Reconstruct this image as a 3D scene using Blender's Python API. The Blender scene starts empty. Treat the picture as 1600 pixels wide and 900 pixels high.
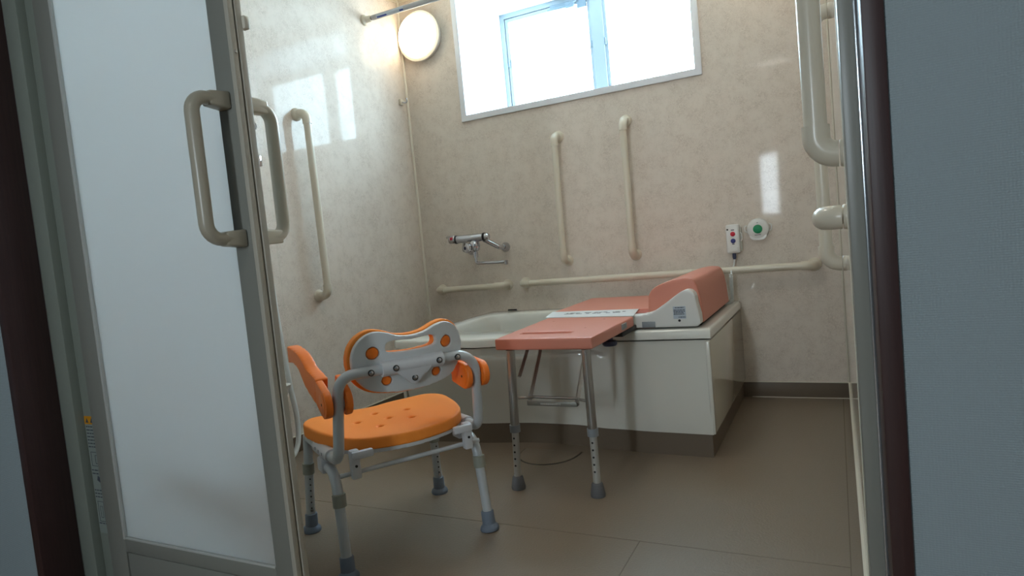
import bpy, bmesh, math, random
from mathutils import Vector, Matrix
random.seed(4)
S = bpy.context.scene
C = S.collection
PI = math.pi

# ------------------------------------------------------------------ camera
yaw, pitch, roll = -0.470836612, -0.0675607689, -0.0958133775
fw = Vector((math.sin(yaw)*math.cos(pitch), math.cos(yaw)*math.cos(pitch), math.sin(pitch)))
r0 = Vector((math.cos(yaw), -math.sin(yaw), 0)); u0 = r0.cross(fw)
cr, sr = math.cos(roll), math.sin(roll)
rr = cr*r0 + sr*u0; uu = -sr*r0 + cr*u0
cam = bpy.data.cameras.new('camera'); cam.sensor_width = 36; cam.lens = 1006.0/1600*36
cam.clip_start = 0.02
co = bpy.data.objects.new('camera', cam); C.objects.link(co)
m = Matrix((rr, uu, -fw)).transposed().to_4x4(); m.translation = Vector((0, 0, 0.8))
co.matrix_world = m
S.camera = co
# ------------------------------------------------------------------ world, exposure
W = bpy.data.worlds.new('world'); S.world = W; W.use_nodes = True
bg = W.node_tree.nodes['Background']; bg.inputs[0].default_value = (.62, .80, 1, 1); bg.inputs[1].default_value = 1.0
S.view_settings.view_transform = 'Standard'; S.view_settings.look = 'None'
S.view_settings.exposure = 1.56; S.view_settings.gamma = 1.0; S.view_settings.use_curve_mapping = False
WIN = 8.0         # frosted bathroom window, daylight behind
LAMP = 2.6         # wall lamp globe
CORR = 20.0        # narrow corridor window
CORRFILL = 4.2  # added corridor fill light, unseen behind the camera
BATHFILL = 8.0     # added bathroom fill light, unseen above the frame     

# ------------------------------------------------------------------ materials
MATS = {}
def lin(c):
    return tuple(((v/255)/12.92 if v/255 <= .04045 else ((v/255+.055)/1.055)**2.4) for v in c)
def mat(name, rgb, rough=.5, metal=0., bump=0., bscale=200., var=0., vscale=8., coat=0., spec=.5, emit=None, es=0., trans=0.):
    if name in MATS: return MATS[name]
    M = bpy.data.materials.new(name); M.use_nodes = True; MATS[name] = M
    nt = M.node_tree; b = nt.nodes['Principled BSDF']; L = nt.links
    c = lin(rgb); b.inputs['Base Color'].default_value = (*c, 1)
    b.inputs['Roughness'].default_value = rough; b.inputs['Metallic'].default_value = metal
    b.inputs['Coat Weight'].default_value = coat; b.inputs['Specular IOR Level'].default_value = spec
    if emit:
        b.inputs['Emission Color'].default_value = (*emit, 1); b.inputs['Emission Strength'].default_value = es
    tc = nt.nodes.new('ShaderNodeTexCoord')
    n = nt.nodes.new('ShaderNodeTexNoise'); n.inputs['Scale'].default_value = vscale; n.inputs['Detail'].default_value = 6
    L.new(tc.outputs['Object'], n.inputs['Vector'])
    mx = nt.nodes.new('ShaderNodeMix'); mx.data_type = 'RGBA'
    mx.inputs[6].default_value = (*[v*(1-var) for v in c], 1); mx.inputs[7].default_value = (*[min(1, v*(1+var)) for v in c], 1)
    L.new(n.outputs['Fac'], mx.inputs[0]); L.new(mx.outputs[2], b.inputs['Base Color'])
    if bump > 0:
        n2 = nt.nodes.new('ShaderNodeTexNoise'); n2.inputs['Scale'].default_value = bscale; n2.inputs['Detail'].default_value = 3
        L.new(tc.outputs['Object'], n2.inputs['Vector'])
        bp = nt.nodes.new('ShaderNodeBump'); bp.inputs['Strength'].default_value = bump; bp.inputs['Distance'].default_value = .002
        L.new(n2.outputs['Fac'], bp.inputs['Height']); L.new(bp.outputs[0], b.inputs['Normal'])
    return M
def marble(name, base, vein, warm, rough=.05):
    """glossy bathroom wall panel: beige stone print with fine short veins"""
    M = bpy.data.materials.new(name); M.use_nodes = True; MATS[name] = M
    nt = M.node_tree; b = nt.nodes['Principled BSDF']; L = nt.links; N = nt.nodes.new
    b.inputs['Roughness'].default_value = rough; b.inputs['Specular IOR Level'].default_value = .10
    tc = N('ShaderNodeTexCoord')
    big = N('ShaderNodeTexNoise'); big.inputs['Scale'].default_value = 3.5; big.inputs['Detail'].default_value = 5
    wob = N('ShaderNodeTexNoise'); wob.inputs['Scale'].default_value = 14; wob.inputs['Detail'].default_value = 8; wob.inputs['Roughness'].default_value = .7
    fine = N('ShaderNodeTexNoise'); fine.inputs['Scale'].default_value = 85; fine.inputs['Detail'].default_value = 8; fine.inputs['Roughness'].default_value = .75; fine.inputs['Distortion'].default_value = 1.5
    for n in (big, wob, fine): L.new(tc.outputs['Object'], n.inputs['Vector'])
    r1 = N('ShaderNodeValToRGB'); r1.color_ramp.elements[0].position = .47; r1.color_ramp.elements[1].position = .53
    e = r1.color_ramp.elements; e[0].color = (0, 0, 0, 1); e[1].color = (0, 0, 0, 1); x = e.new(.5); x.color = (1, 1, 1, 1)
    L.new(fine.outputs['Fac'], r1.inputs['Fac'])
    r2 = N('ShaderNodeValToRGB'); r2.color_ramp.elements[0].position = .40; r2.color_ramp.elements[1].position = .62
    L.new(wob.outputs['Fac'], r2.inputs['Fac'])
    mul = N('ShaderNodeMath'); mul.operation = 'MULTIPLY'; L.new(r1.outputs[0], mul.inputs[0]); L.new(r2.outputs[0], mul.inputs[1])
    sc = N('ShaderNodeMath'); sc.operation = 'MULTIPLY'; sc.inputs[1].default_value = .8; L.new(mul.outputs[0], sc.inputs[0])
    m1 = N('ShaderNodeMix'); m1.data_type = 'RGBA'; m1.inputs[6].default_value = (*lin(base), 1); m1.inputs[7].default_value = (*lin(warm), 1)
    L.new(big.outputs['Fac'], m1.inputs[0])
    m2 = N('ShaderNodeMix'); m2.data_type = 'RGBA'; L.new(sc.outputs[0], m2.inputs[0]); L.new(m1.outputs[2], m2.inputs[6]); m2.inputs[7].default_value = (*lin(vein), 1)
    L.new(m2.outputs[2], b.inputs['Base Color'])
    wav = N('ShaderNodeTexNoise'); wav.inputs['Scale'].default_value = 2.2; wav.inputs['Detail'].default_value = 1
    L.new(tc.outputs['Object'], wav.inputs['Vector'])
    bp = N('ShaderNodeBump'); bp.inputs['Strength'].default_value = .15; bp.inputs['Distance'].default_value = .004
    L.new(wav.outputs['Fac'], bp.inputs['Height']); L.new(bp.outputs[0], b.inputs['Normal'])
    return M
def wood(name, a, bcol, rough=.45):
    M = bpy.data.materials.new(name); M.use_nodes = True
    nt = M.node_tree; b = nt.nodes['Principled BSDF']; L = nt.links; N = nt.nodes.new
    b.inputs['Roughness'].default_value = rough
    tc = N('ShaderNodeTexCoord'); mp = N('ShaderNodeMapping'); mp.inputs['Scale'].default_value = (60, 60, 2.5)
    L.new(tc.outputs['Object'], mp.inputs[0])
    n = N('ShaderNodeTexNoise'); n.inputs['Scale'].default_value = 3; n.inputs['Detail'].default_value = 8; L.new(mp.outputs[0], n.inputs['Vector'])
    mx = N('ShaderNodeMix'); mx.data_type = 'RGBA'; mx.inputs[6].default_value = (*lin(a), 1); mx.inputs[7].default_value = (*lin(bcol), 1)
    L.new(n.outputs['Fac'], mx.inputs[0]); L.new(mx.outputs[2], b.inputs['Base Color'])
    bp = N('ShaderNodeBump'); bp.inputs['Strength'].default_value = .15; bp.inputs['Distance'].default_value = .001
    L.new(n.outputs['Fac'], bp.inputs['Height']); L.new(bp.outputs[0], b.inputs['Normal'])
    return M
def wallpaper(name, rgb):
    M = bpy.data.materials.new(name); M.use_nodes = True
    nt = M.node_tree; b = nt.nodes['Principled BSDF']; L = nt.links; N = nt.nodes.new
    b.inputs['Roughness'].default_value = .85; b.inputs['Base Color'].default_value = (*lin(rgb), 1)
    tc = N('ShaderNodeTexCoord')
    w = []
    for d, s in (('X', 95), ('Z', 120)):
        t = N('ShaderNodeTexWave'); t.wave_type = 'BANDS'; t.bands_direction = d; t.inputs['Scale'].default_value = s
        t.inputs['Distortion'].default_value = 2.5; t.inputs['Detail Scale'].default_value = 2
        L.new(tc.outputs['Object'], t.inputs['Vector']); w.append(t)
    ad = N('ShaderNodeMath'); ad.operation = 'ADD'; L.new(w[0].outputs['Fac'], ad.inputs[0]); L.new(w[1].outputs['Fac'], ad.inputs[1])
    bp = N('ShaderNodeBump'); bp.inputs['Strength'].default_value = .35; bp.inputs['Distance'].default_value = .0012
    L.new(ad.outputs[0], bp.inputs['Height']); L.new(bp.outputs[0], b.inputs['Normal'])
    return M
def frosted(name, rgb, tw=.5):
    """thin frosted plastic sheet: diffuse surface that lets light glow through"""
    M = bpy.data.materials.new(name); M.use_nodes = True
    nt = M.node_tree; L = nt.links; N = nt.nodes.new
    for n in list(nt.nodes):
        if n.type == 'BSDF_PRINCIPLED': nt.nodes.remove(n)
    out = [n for n in nt.nodes if n.type == 'OUTPUT_MATERIAL'][0]
    d = N('ShaderNodeBsdfDiffuse'); t = N('ShaderNodeBsdfTranslucent'); g = N('ShaderNodeBsdfGlossy')
    d.inputs[0].default_value = (*lin(rgb), 1); t.inputs[0].default_value = (*lin(rgb), 1); g.inputs['Roughness'].default_value = .35
    tc = N('ShaderNodeTexCoord'); n2 = N('ShaderNodeTexNoise'); n2.inputs['Scale'].default_value = 380; L.new(tc.outputs['Object'], n2.inputs['Vector'])
    bp = N('ShaderNodeBump'); bp.inputs['Strength'].default_value = .5; bp.inputs['Distance'].default_value = .001
    L.new(n2.outputs['Fac'], bp.inputs['Height'])
    for s in (d, g): L.new(bp.outputs[0], s.inputs['Normal'])
    a = N('ShaderNodeMixShader'); a.inputs[0].default_value = tw; L.new(d.outputs[0], a.inputs[1]); L.new(t.outputs[0], a.inputs[2])
    f = N('ShaderNodeMixShader'); f.inputs[0].default_value = .04; L.new(a.outputs[0], f.inputs[1]); L.new(g.outputs[0], f.inputs[2])
    L.new(f.outputs[0], out.inputs[0])
    return M

WALLP = marble('beige stone print wall panel', (219, 209, 197), (148, 126, 110), (225, 213, 200))
CEIL = mat('white ceiling panel', (226, 220, 206), .5)
FLOORM = mat('taupe non slip floor', (132, 118, 102), .42, bump=.5, bscale=160, var=.05, vscale=3)
BASEM = mat('taupe skirting', (112, 99, 84), .4, bump=.1, var=.06)
SEAL = mat('cream sealing strip', (215, 208, 192), .45)
WOODM = wood('dark brown wood', (52, 34, 34), (74, 50, 48))
WPR = wallpaper('pale wallpaper', (158, 170, 174))
ALU = mat('painted grey beige aluminium', (138, 138, 130), .35, var=.02)
ALUG = mat('greenish grey aluminium', (138, 144, 134), .4, var=.04, vscale=30, bump=.1, bscale=400)
ALUL = mat('bright aluminium', (186, 190, 194), .22, metal=.8)
FROST = frosted('frosted white door sheet', (226, 228, 228), .72)
WHT = mat('white window trim', (228, 230, 234), .35)
IVORY = mat('ivory resin', (214, 206, 188), .28, coat=.1)
IVORYD = mat('shaded ivory resin', (178, 170, 152), .3)  # ivory darkened for the corridor-side handle, its shade put into the colour
TUB = mat('white tub resin', (226, 226, 218), .14, coat=.3)
TUBP = mat('white tub apron', (216, 215, 206), .12, coat=.3)
DARK = mat('black rubber', (24, 24, 26), .6)
GAP = mat('dark recess', (38, 36, 34), .8)
ORANGE = mat('orange foam pad', (254, 148, 58), .55, bump=.12, bscale=300, spec=.3)
ORANGE2 = mat('orange plastic', (252, 128, 42), .38, spec=.4)
ORHOLE = mat('deep orange hole', (176, 76, 14), .7)
SILV = mat('silver painted tube', (192, 196, 198), .32, metal=.15)
SHELL = mat('light grey plastic', (210, 212, 212), .38)
CLIP = mat('white grey clip plastic', (206, 206, 208), .35)
COLLAR = mat('khaki grey collar', (146, 147, 134), .5)
FOOTB = mat('blue grey rubber foot', (112, 122, 136), .6)
FOOTG = mat('grey rubber foot', (104, 104, 106), .65)
PINK = mat('salmon pink resin', (212, 138, 118), .42, spec=.4, bump=.06, bscale=500)
STEEL = mat('brushed steel', (176, 174, 170), .28, metal=.9)
CHROME = mat('chrome', (196, 198, 204), .06, metal=1.)
MOTOR = mat('white machine cover', (226, 226, 222), .3)
GREYP = mat('grey plastic', (140, 146, 150), .4)
BLUEGREY = mat('blue grey knob', (52, 60, 88), .45)
REDB = mat('red button', (196, 26, 52), .35)
BLUEB = mat('blue button', (46, 54, 116), .35)
GREENB = mat('green button', (22, 138, 92), .35)
INK = mat('dark print', (70, 74, 84), .6)
INKB = mat('blue print', (58, 74, 150), .5)
PAPER = mat('white label', (216, 220, 220), .5)
PAPERG = mat('pale blue label', (186, 196, 206), .5)
CLEARL = mat('worn clear sticker', (142, 150, 144), .3)
ORLAB = mat('orange label', (206, 140, 20), .5)
HOSE = mat('white shower hose', (214, 218, 216), .3)
WINM = mat('bright frosted window pane', (220, 230, 235), .3, emit=(.60, .85, 1.0), es=WIN)
CWINM = mat('corridor window pane', (220, 230, 235), .3, emit=(.80, .92, 1.0), es=CORR)
LAMPM = mat('glowing lamp globe', (250, 245, 235), .3, emit=(1.0, .86, .64), es=LAMP)
CFILLM = mat('added corridor fill diffuser', (240, 244, 250), .5, emit=(1.0, .98, .92), es=CORRFILL)
BFILLM = mat('added bathroom fill globe', (250, 245, 235), .3, emit=(1.0, .94, .86), es=BATHFILL)
CFLOOR = wood('corridor floor', (120, 92, 66), (146, 116, 84), .4)

# ------------------------------------------------------------------ helpers
def link(name, bm, m, parent=None, smooth=True, angle=40, kind=None):
    me = bpy.data.meshes.new(name)
    bmesh.ops.recalc_face_normals(bm, faces=bm.faces)
    if smooth:
        for f in bm.faces: f.smooth = True
        for e in bm.edges:
            if len(e.link_faces) == 2 and e.calc_face_angle(0) > math.radians(angle): e.smooth = False
    bm.to_mesh(me); bm.free()
    me.materials.append(m)
    o = bpy.data.objects.new(name, me); C.objects.link(o)
    if parent: o.parent = parent
    if kind: o['kind'] = kind
    if name == 'print': o['kind'] = 'stuff'
    return o
def struct(name, bm, m, parent=None, **k):
    o = link(name, bm, m, parent, **k)
    if not parent: o['kind'] = 'structure'
    return o
def thing(name, label, cat, loc=(0, 0, 0), rz=0, group=None):
    o = bpy.data.objects.new(name, None); C.objects.link(o); o.empty_display_size = .05
    o.location = loc; o.rotation_euler = (0, 0, rz); o['label'] = label; o['category'] = cat
    if group: o['group'] = group
    return o
def tag(o, label, cat, group=None):
    o['label'] = label; o['category'] = cat
    if group: o['group'] = group
    return o
def box(lo, hi, bev=0., seg=2, bm=None):
    bm2 = bmesh.new()
    r = bmesh.ops.create_cube(bm2, size=1)
    for v in bm2.verts:
        v.co = Vector([lo[i] + (v.co[i]+.5)*(hi[i]-lo[i]) for i in range(3)])
    if bev > 0: bmesh.ops.bevel(bm2, geom=bm2.edges[:], offset=bev, segments=seg, affect='EDGES', profile=.5, clamp_overlap=True)
    return merge(bm, bm2)
def merge(bm, bm2):
    if bm is None: return bm2
    me = bpy.data.meshes.new('tmp'); bm2.to_mesh(me); bm2.free(); bm.from_mesh(me); bpy.data.meshes.remove(me)
    return bm
def fillet(pts, r, n=6):
    P = [Vector(p) for p in pts]; out = [P[0]]
    for i in range(1, len(P)-1):
        rad = r[i] if isinstance(r, (list, tuple)) else r
        a, b, c = P[i-1], P[i], P[i+1]
        u = (a-b).normalized(); v = (c-b).normalized()
        th = u.angle(v)
        if th > PI-.02 or rad <= 0: out.append(b); continue
        d = min(rad/math.tan(th/2), (a-b).length*(.97 if i == 1 else .49), (c-b).length*(.97 if i == len(P)-2 else .49))
        R = d*math.tan(th/2)
        bis = (u+v).normalized(); cen = b+bis*(R/math.sin(th/2))
        s = b+u*d-cen; e = b+v*d-cen
        ang = s.angle(e)
        for k in range(n+1):
            t = k/n
            out.append(cen+(s*math.sin((1-t)*ang)+e*math.sin(t*ang))/math.sin(ang))
    out.append(P[-1]); return out
def tube(pts, r, seg=14, bm=None, caps=True, sx=1., up=None):
    """sweep a circle (or ellipse, sx) along points; r may be a list"""
    bm = bm or bmesh.new()
    P = [Vector(p) for p in pts]; n = len(P)
    T = []
    for i in range(n):
        a = P[max(0, i-1)]; b = P[min(n-1, i+1)]; T.append((b-a).normalized())
    ref = Vector(up) if up else (Vector((0, 0, 1)) if abs(T[0].z) < .9 else Vector((1, 0, 0)))
    N = (ref - T[0]*ref.dot(T[0])).normalized()
    rings = []
    for i in range(n):
        N = (N - T[i]*N.dot(T[i])).normalized(); B = T[i].cross(N)
        ri = r[i] if isinstance(r, (list, tuple)) else r
        rings.append([bm.verts.new(P[i]+(N*math.cos(2*PI*k/seg)*sx+B*math.sin(2*PI*k/seg))*ri) for k in range(seg)])
    for i in range(n-1):
        for k in range(seg):
            bm.faces.new((rings[i][k], rings[i][(k+1) % seg], rings[i+1][(k+1) % seg], rings[i+1][k]))
    if caps: bm.faces.new(rings[0][::-1]); bm.faces.new(rings[-1])
    return bm
def lathe(prof, axis=(0, 0, 1), org=(0, 0, 0), seg=24, bm=None):
    """prof: list of (radius, height along axis)"""
    bm = bm or bmesh.new()
    A = Vector(axis).normalized(); X = A.orthogonal().normalized(); Y = A.cross(X); O = Vector(org)
    rings = []
    for rad, h in prof:
        if rad < 1e-6: rings.append([bm.verts.new(O+A*h)])
        else: rings.append([bm.verts.new(O+A*h+(X*math.cos(2*PI*k/seg)+Y*math.sin(2*PI*k/seg))*rad) for k in range(seg)])
    for a, b in zip(rings, rings[1:]):
        for k in range(seg):
            k2 = (k+1) % seg
            if len(a) == 1 and len(b) == 1: continue
            if len(a) == 1: bm.faces.new((a[0], b[k2], b[k]))
            elif len(b) == 1: bm.faces.new((a[k], a[k2], b[0]))
            else: bm.faces.new((a[k], a[k2], b[k2], b[k]))
    if len(rings[0]) > 1: bm.faces.new(rings[0][::-1])
    if len(rings[-1]) > 1: bm.faces.new(rings[-1])
    return bm
def cyl(a, b, r, seg=16, bm=None): return tube([a, b], r, seg, bm)
def prism(outline, axis, lo, hi, holes=(), bev=0., bm=None):
    """outline in the two other axes, extruded along axis 'X','Y','Z'"""
    b2 = bmesh.new()
    def P(u, v, h): return {'X': (h, u, v), 'Y': (u, h, v), 'Z': (u, v, h)}[axis]
    if holes:
        es = []
        for loop in [outline, *holes]:
            vs = [b2.verts.new(P(u, v, lo)) for u, v in loop]
            es += [b2.edges.new((vs[i], vs[(i+1) % len(vs)])) for i in range(len(vs))]
        bmesh.ops.triangle_fill(b2, use_beauty=True, edges=es)
        faces = b2.faces[:]
    else:
        faces = [b2.faces.new([b2.verts.new(P(u, v, lo)) for u, v in outline])]
    g = bmesh.ops.extrude_face_region(b2, geom=faces)
    d = Vector(P(0, 0, hi))-Vector(P(0, 0, lo))
    for v in [x for x in g['geom'] if isinstance(x, bmesh.types.BMVert)]: v.co += d
    bmesh.ops.recalc_face_normals(b2, faces=b2.faces)
    if bev > 0:
        ed = [e for e in b2.edges if len(e.link_faces) == 2 and e.calc_face_angle(0) > .6]
        bmesh.ops.bevel(b2, geom=ed, offset=bev, segments=3, affect='EDGES', profile=.5, clamp_overlap=True)
    return merge(bm, b2)
def smooth_outline(pts, n=6, closed=True):
    """Catmull-Rom through 2-D points"""
    out = []; N = len(pts)
    for i in range(N if closed else N-1):
        p = [pts[(i+k-1) % N] if closed else pts[max(0, min(N-1, i+k-1))] for k in range(4)]
        for k in range(n):
            t = k/n
            out.append(tuple(.5*((2*p[1][d])+(-p[0][d]+p[2][d])*t+(2*p[0][d]-5*p[1][d]+4*p[2][d]-p[3][d])*t*t+(-p[0][d]+3*p[1][d]-3*p[2][d]+p[3][d])*t**3) for d in (0, 1)))
    if not closed: out.append(pts[-1])
    return out
def circle2(cx, cy, r, n=20, ry=None):
    return [(cx+r*math.cos(2*PI*k/n), cy+(ry or r)*math.sin(2*PI*k/n)) for k in range(n)]
def remeshed(bm, vox, it):
    """voxel remesh and smooth a closed shape, so every edge comes out rounded"""
    me = bpy.data.meshes.new('tmp'); bm.to_mesh(me); bm.free()
    o = bpy.data.objects.new('tmp', me); C.objects.link(o)
    a = o.modifiers.new('r', 'REMESH'); a.mode = 'VOXEL'; a.voxel_size = vox
    s = o.modifiers.new('s', 'SMOOTH'); s.factor = .5; s.iterations = it
    dg = bpy.context.evaluated_depsgraph_get(); dg.update()
    me2 = bpy.data.meshes.new_from_object(o.evaluated_get(dg))
    b = bmesh.new(); b.from_mesh(me2)
    bpy.data.objects.remove(o); bpy.data.meshes.remove(me); bpy.data.meshes.remove(me2)
    return b
def xform(bm, M):
    for v in bm.verts: v.co = M @ v.co
    return bm

# ------------------------------------------------------------------ the setting
XL, XR, YB, YD, ZC = -2.112, .018, 3.073, .90, 2.205
# openings
WX0, WX1, WZ0, WZ1 = -1.735, -.528, 1.51, 2.175      # bathroom window hole
DX0, DX1, DZ1 = -1.745, .036, 2.02                    # doorway
floor = struct('floor', box((XL-.1, .80, -.06), (XR+.1, YB+.1, -.0008)), mat('floor joint', (118, 106, 92), .8), smooth=False)
for x0, x1, y0, y1 in ((XL, -.50, .86, 1.57), (-.498, -.012, .86, 1.57), (XL, -.012, 1.5725, YB), (-.0105, XR, .86, YB)):
    link('floor_panel', box((x0+.0006, y0+.0006, -.02), (x1-.0006, y1-.0006, 0)), FLOORM, floor)
# back wall round the window hole
bm = box((XL-.1, YB, 0), (WX0, YB+.03, ZC)); box((WX1, YB, 0), (XR+.1, YB+.03, ZC), bm=bm)
box((WX0, YB, 0), (WX1, YB+.03, WZ0), bm=bm); box((WX0, YB, WZ1), (WX1, YB+.03, ZC), bm=bm)
wb = struct('wall_back', bm, WALLP, smooth=False)
wl = struct('wall_left', box((XL-.05, .99, 0), (XL-.0003, YB, ZC)), SEAL, smooth=False)
for y0, y1 in ((.99, 1.9985), (1.9995, YB)):
    link('wall_panel', box((XL-.02, y0, .03), (XL, y1, ZC), .0008, 1), WALLP, wl, smooth=False)
struct('wall_right', box((XR, .99, 0), (XR+.03, YB+.03, ZC)), WALLP, smooth=False)
# inner face of the doorway wall
bm = box((XL-.1, .96, 0), (DX0-.0, .99, ZC)); box((DX0, .96, DZ1), (XR+.1, .99, ZC), bm=bm)
struct('wall_front', bm, WALLP, smooth=False)
struct('ceiling', box((XL-.1, .96, ZC), (XR+.1, YB+.1, ZC+.03)), CEIL, smooth=False)
# skirting and sealing strips
SK = .069
struct('baseboard_back', box((XL, YB-.006, 0), (XR, YB, SK), .001), BASEM)
struct('baseboard_left', box((XL, .99, 0), (XL+.006, YB-.006, SK), .001), BASEM)
struct('baseboard_right', box((XR-.004, 1.0, 0), (XR, YB-.006, SK), .001), BASEM)
struct('trim_1', box((XL, YB-.013, SK), (XL+.012, YB, ZC), .002), mat('pale corner strip', (236, 230, 216), .45))
struct('trim_2', box((XR-.007, YB-.012, SK), (XR, YB, ZC), .002), SEAL)
struct('trim_3', box((XL, YB-.010, SK), (XR, YB-.001, SK+.0025)), SEAL)
struct('trim_4', box((XL, .99, SK), (XL+.010, YB, SK+.003)), SEAL)
struct('trim_5', box((XR-.006, 1.0, SK), (XR, YB, SK+.003)), SEAL)
struct('trim_6', box((XL, 1.0, ZC-.012), (XL+.008, YB, ZC)), SEAL)
struct('trim_7', box((XL, YB-.008, ZC-.012), (XR, YB, ZC)), SEAL)
struct('trim_8', box((XR-.40, YB-.010, 0), (XR, YB-.0055, .0025)), SEAL)

# window: deep white reveal, trim, aluminium frame, two frosted sashes
YF = 3.58
rc = lambda a, b, c, d: [(a, c), (b, c), (b, d), (a, d)]
win = struct('window_1', prism(rc(WX0-.03, WX1+.03, WZ0-.03, WZ1+.025), 'Y', YB-.012, YB+.001, holes=[rc(WX0, WX1, WZ0, WZ1)], bev=.002), WHT)
bm = bmesh.new()
for lo, hi in (((WX0-.02, YB-.010, WZ0-.02), (WX0+.0015, YF+.05, WZ1+.02)), ((WX1-.0015, YB-.010, WZ0-.02), (WX1+.02, YF+.05, WZ1+.02)),
               ((WX0, YB-.010, WZ0-.02), (WX1, YF+.05, WZ0+.0015)), ((WX0, YB-.010, WZ1-.0015), (WX1, YF+.05, WZ1+.02))): box(lo, hi, bm=bm)
link('reveal', bm, WHT, win, smooth=False)
fx0, fx1, mx0, mx1, ft = WX0, WX1, -1.176, -1.082, .045
bm = prism(rc(fx0-.002, fx1+.002, WZ0-.002, WZ1+.002), 'Y', YF, YF+.04, holes=[rc(fx0+.03, fx1-.03, WZ0+.03, WZ1-.03)])
box((mx0+.012, YF-.006, WZ0), (mx1-.012, YF+.04, WZ1), .002, bm=bm)
fr = link('frame', bm, mat('pale aluminium', (136, 144, 148), .35), win, smooth=False)
for a, b in ((fx0+.034, mx0+.014), (mx1-.014, fx1-.034)):
    w = .020; z0, z1 = WZ0+.034, WZ1-.034
    bm = prism(rc(a, b, z0, z1), 'Y', YF+.004, YF+.03, holes=[rc(a+w, b-w, z0+w, z1-w)])
    s = link('sash', bm, mat('pale aluminium', (136, 144, 148), .35), win)
    link('pane', box((a+w*.6, YF+.012, z0+w*.6), (b-w*.6, YF+.018, z1-w*.6)), WINM, s, smooth=False)
    for xx in (a+.006, b-.006):
        link('catch', box((xx-.005, YF-.008, 1.86), (xx+.005, YF+.006, 1.90), .002), mat('grey opener', (104, 118, 126), .4), s)
# opener above the left sash
bm = box((-1.40, YF-.012, 2.120), (-1.28, YF, 2.145), .003); box((-1.30, YF-.03, 2.100), (-1.25, YF-.004, 2.135), .004, bm=bm)
tube([(-1.41, YF-.025, 2.115), (-1.30, YF-.03, 2.110), (-1.22, YF-.02, 2.145)], .007, 8, bm=bm)
box((-1.235, YF-.016, 2.09), (-1.18, YF, 2.15), .003, bm=bm)
link('opener', bm, mat('grey opener', (104, 118, 126), .4), win)

# corridor shell (camera side)
struct('wall_corridor_front', (lambda b: (box((-3.0, .812, 0), (DX0-.025, .96, 2.4), bm=b), box((DX1+.022, .812, 0), (1.3, .96, 2.4), bm=b),
      box((DX0-.025, .812, DZ1+.025), (DX1+.022, .96, 2.4), bm=b), b)[-1])(bmesh.new()), WPR, smooth=False)
struct('floor_corridor', box((-3.0, -1.9, -.06), (1.3, .86, -.001)), CFLOOR, smooth=False)
struct('ceiling_corridor', box((-3.0, -1.9, 2.4), (1.3, .96, 2.43)), WPR, smooth=False)
struct('wall_corridor_left', box((-3.03, -1.9, 0), (-3.0, .96, 2.4)), WPR, smooth=False)
struct('wall_corridor_right', box((1.3, -1.9, 0), (1.33, .96, 2.4)), WPR, smooth=False)
CWX0, CWX1, CWZ0, CWZ1 = -.74, -.56, .87, 1.55
bm = box((-3.0, -1.93, 0), (CWX0, -1.9, 2.4)); box((CWX1, -1.93, 0), (1.3, -1.9, 2.4), bm=bm)
box((CWX0, -1.93, 0), (CWX1, -1.9, CWZ0), bm=bm); box((CWX0, -1.93, CWZ1), (CWX1, -1.9, 2.4), bm=bm)
struct('wall_corridor_back', bm, WPR, smooth=False)
cw = struct('window_2', box((CWX0-.01, -1.935, CWZ0-.01), (CWX1+.01, -1.93, CWZ1+.01)), WHT, smooth=False)
link('pane', box((CWX0, -1.928, CWZ0), (CWX1, -1.92, CWZ1)), CWINM, cw, smooth=False)
lp = thing('added_fill_light', 'added unseen fill light shaped as a round white corridor ceiling lamp', 'lamp', (-.5, -.9, 2.4))  # added source, brightens what faces the corridor
link('diffuser', lathe([(0, -.06), (.16, -.055), (.19, -.02), (.19, 0)], seg=32), CFILLM, lp)

# wood lining and casing round the doorway
dr = thing('door_lining', 'dark brown wood casing around the bathroom doorway', 'door frame')
del dr['label'], dr['category']; dr['kind'] = 'structure'; dr.name = 'trim_9'
link('jamb_board', box((DX0-.03, .806, 0), (DX0, .895, DZ1), .002), WOODM, dr)
link('jamb_board', box((DX1, .806, 0), (DX1+.022, .895, DZ1), .002), WOODM, dr)
link('head_board', box((DX0-.03, .806, DZ1), (DX1+.022, .895, DZ1+.025), .002), WOODM, dr)
# aluminium frame of the sliding door
fr = thing('x', 'x', 'x'); del fr['label'], fr['category']; fr['kind'] = 'structure'; fr.name = 'door_1'
bm = box((DX0, .895, 0), (-1.69, .93, DZ1), .002); link('frame_post', bm, ALUG, fr)
link('frame_post', box((-1.69, .915, 0), (-1.62, .96, DZ1), .002), ALUG, fr)
jb = link('frame_post', box((.0155, .905, 0), (.0330, .985, DZ1), .0015), ALU, fr)
link('edge_strip', box((.0322, .893, 0), (.0362, .905, DZ1), .001), ALUL, fr)
link('seal_strip', box((.0145, .985, 0), (.0185, .992, DZ1), .001), SEAL, fr)
link('head_rail', box((DX0, .89, DZ1-.05), (.036, .985, DZ1), .002), ALU, fr)
link('sill_rail', box((DX0, .875, -.004), (.036, .985, .004), .001), ALU, fr)
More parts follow.
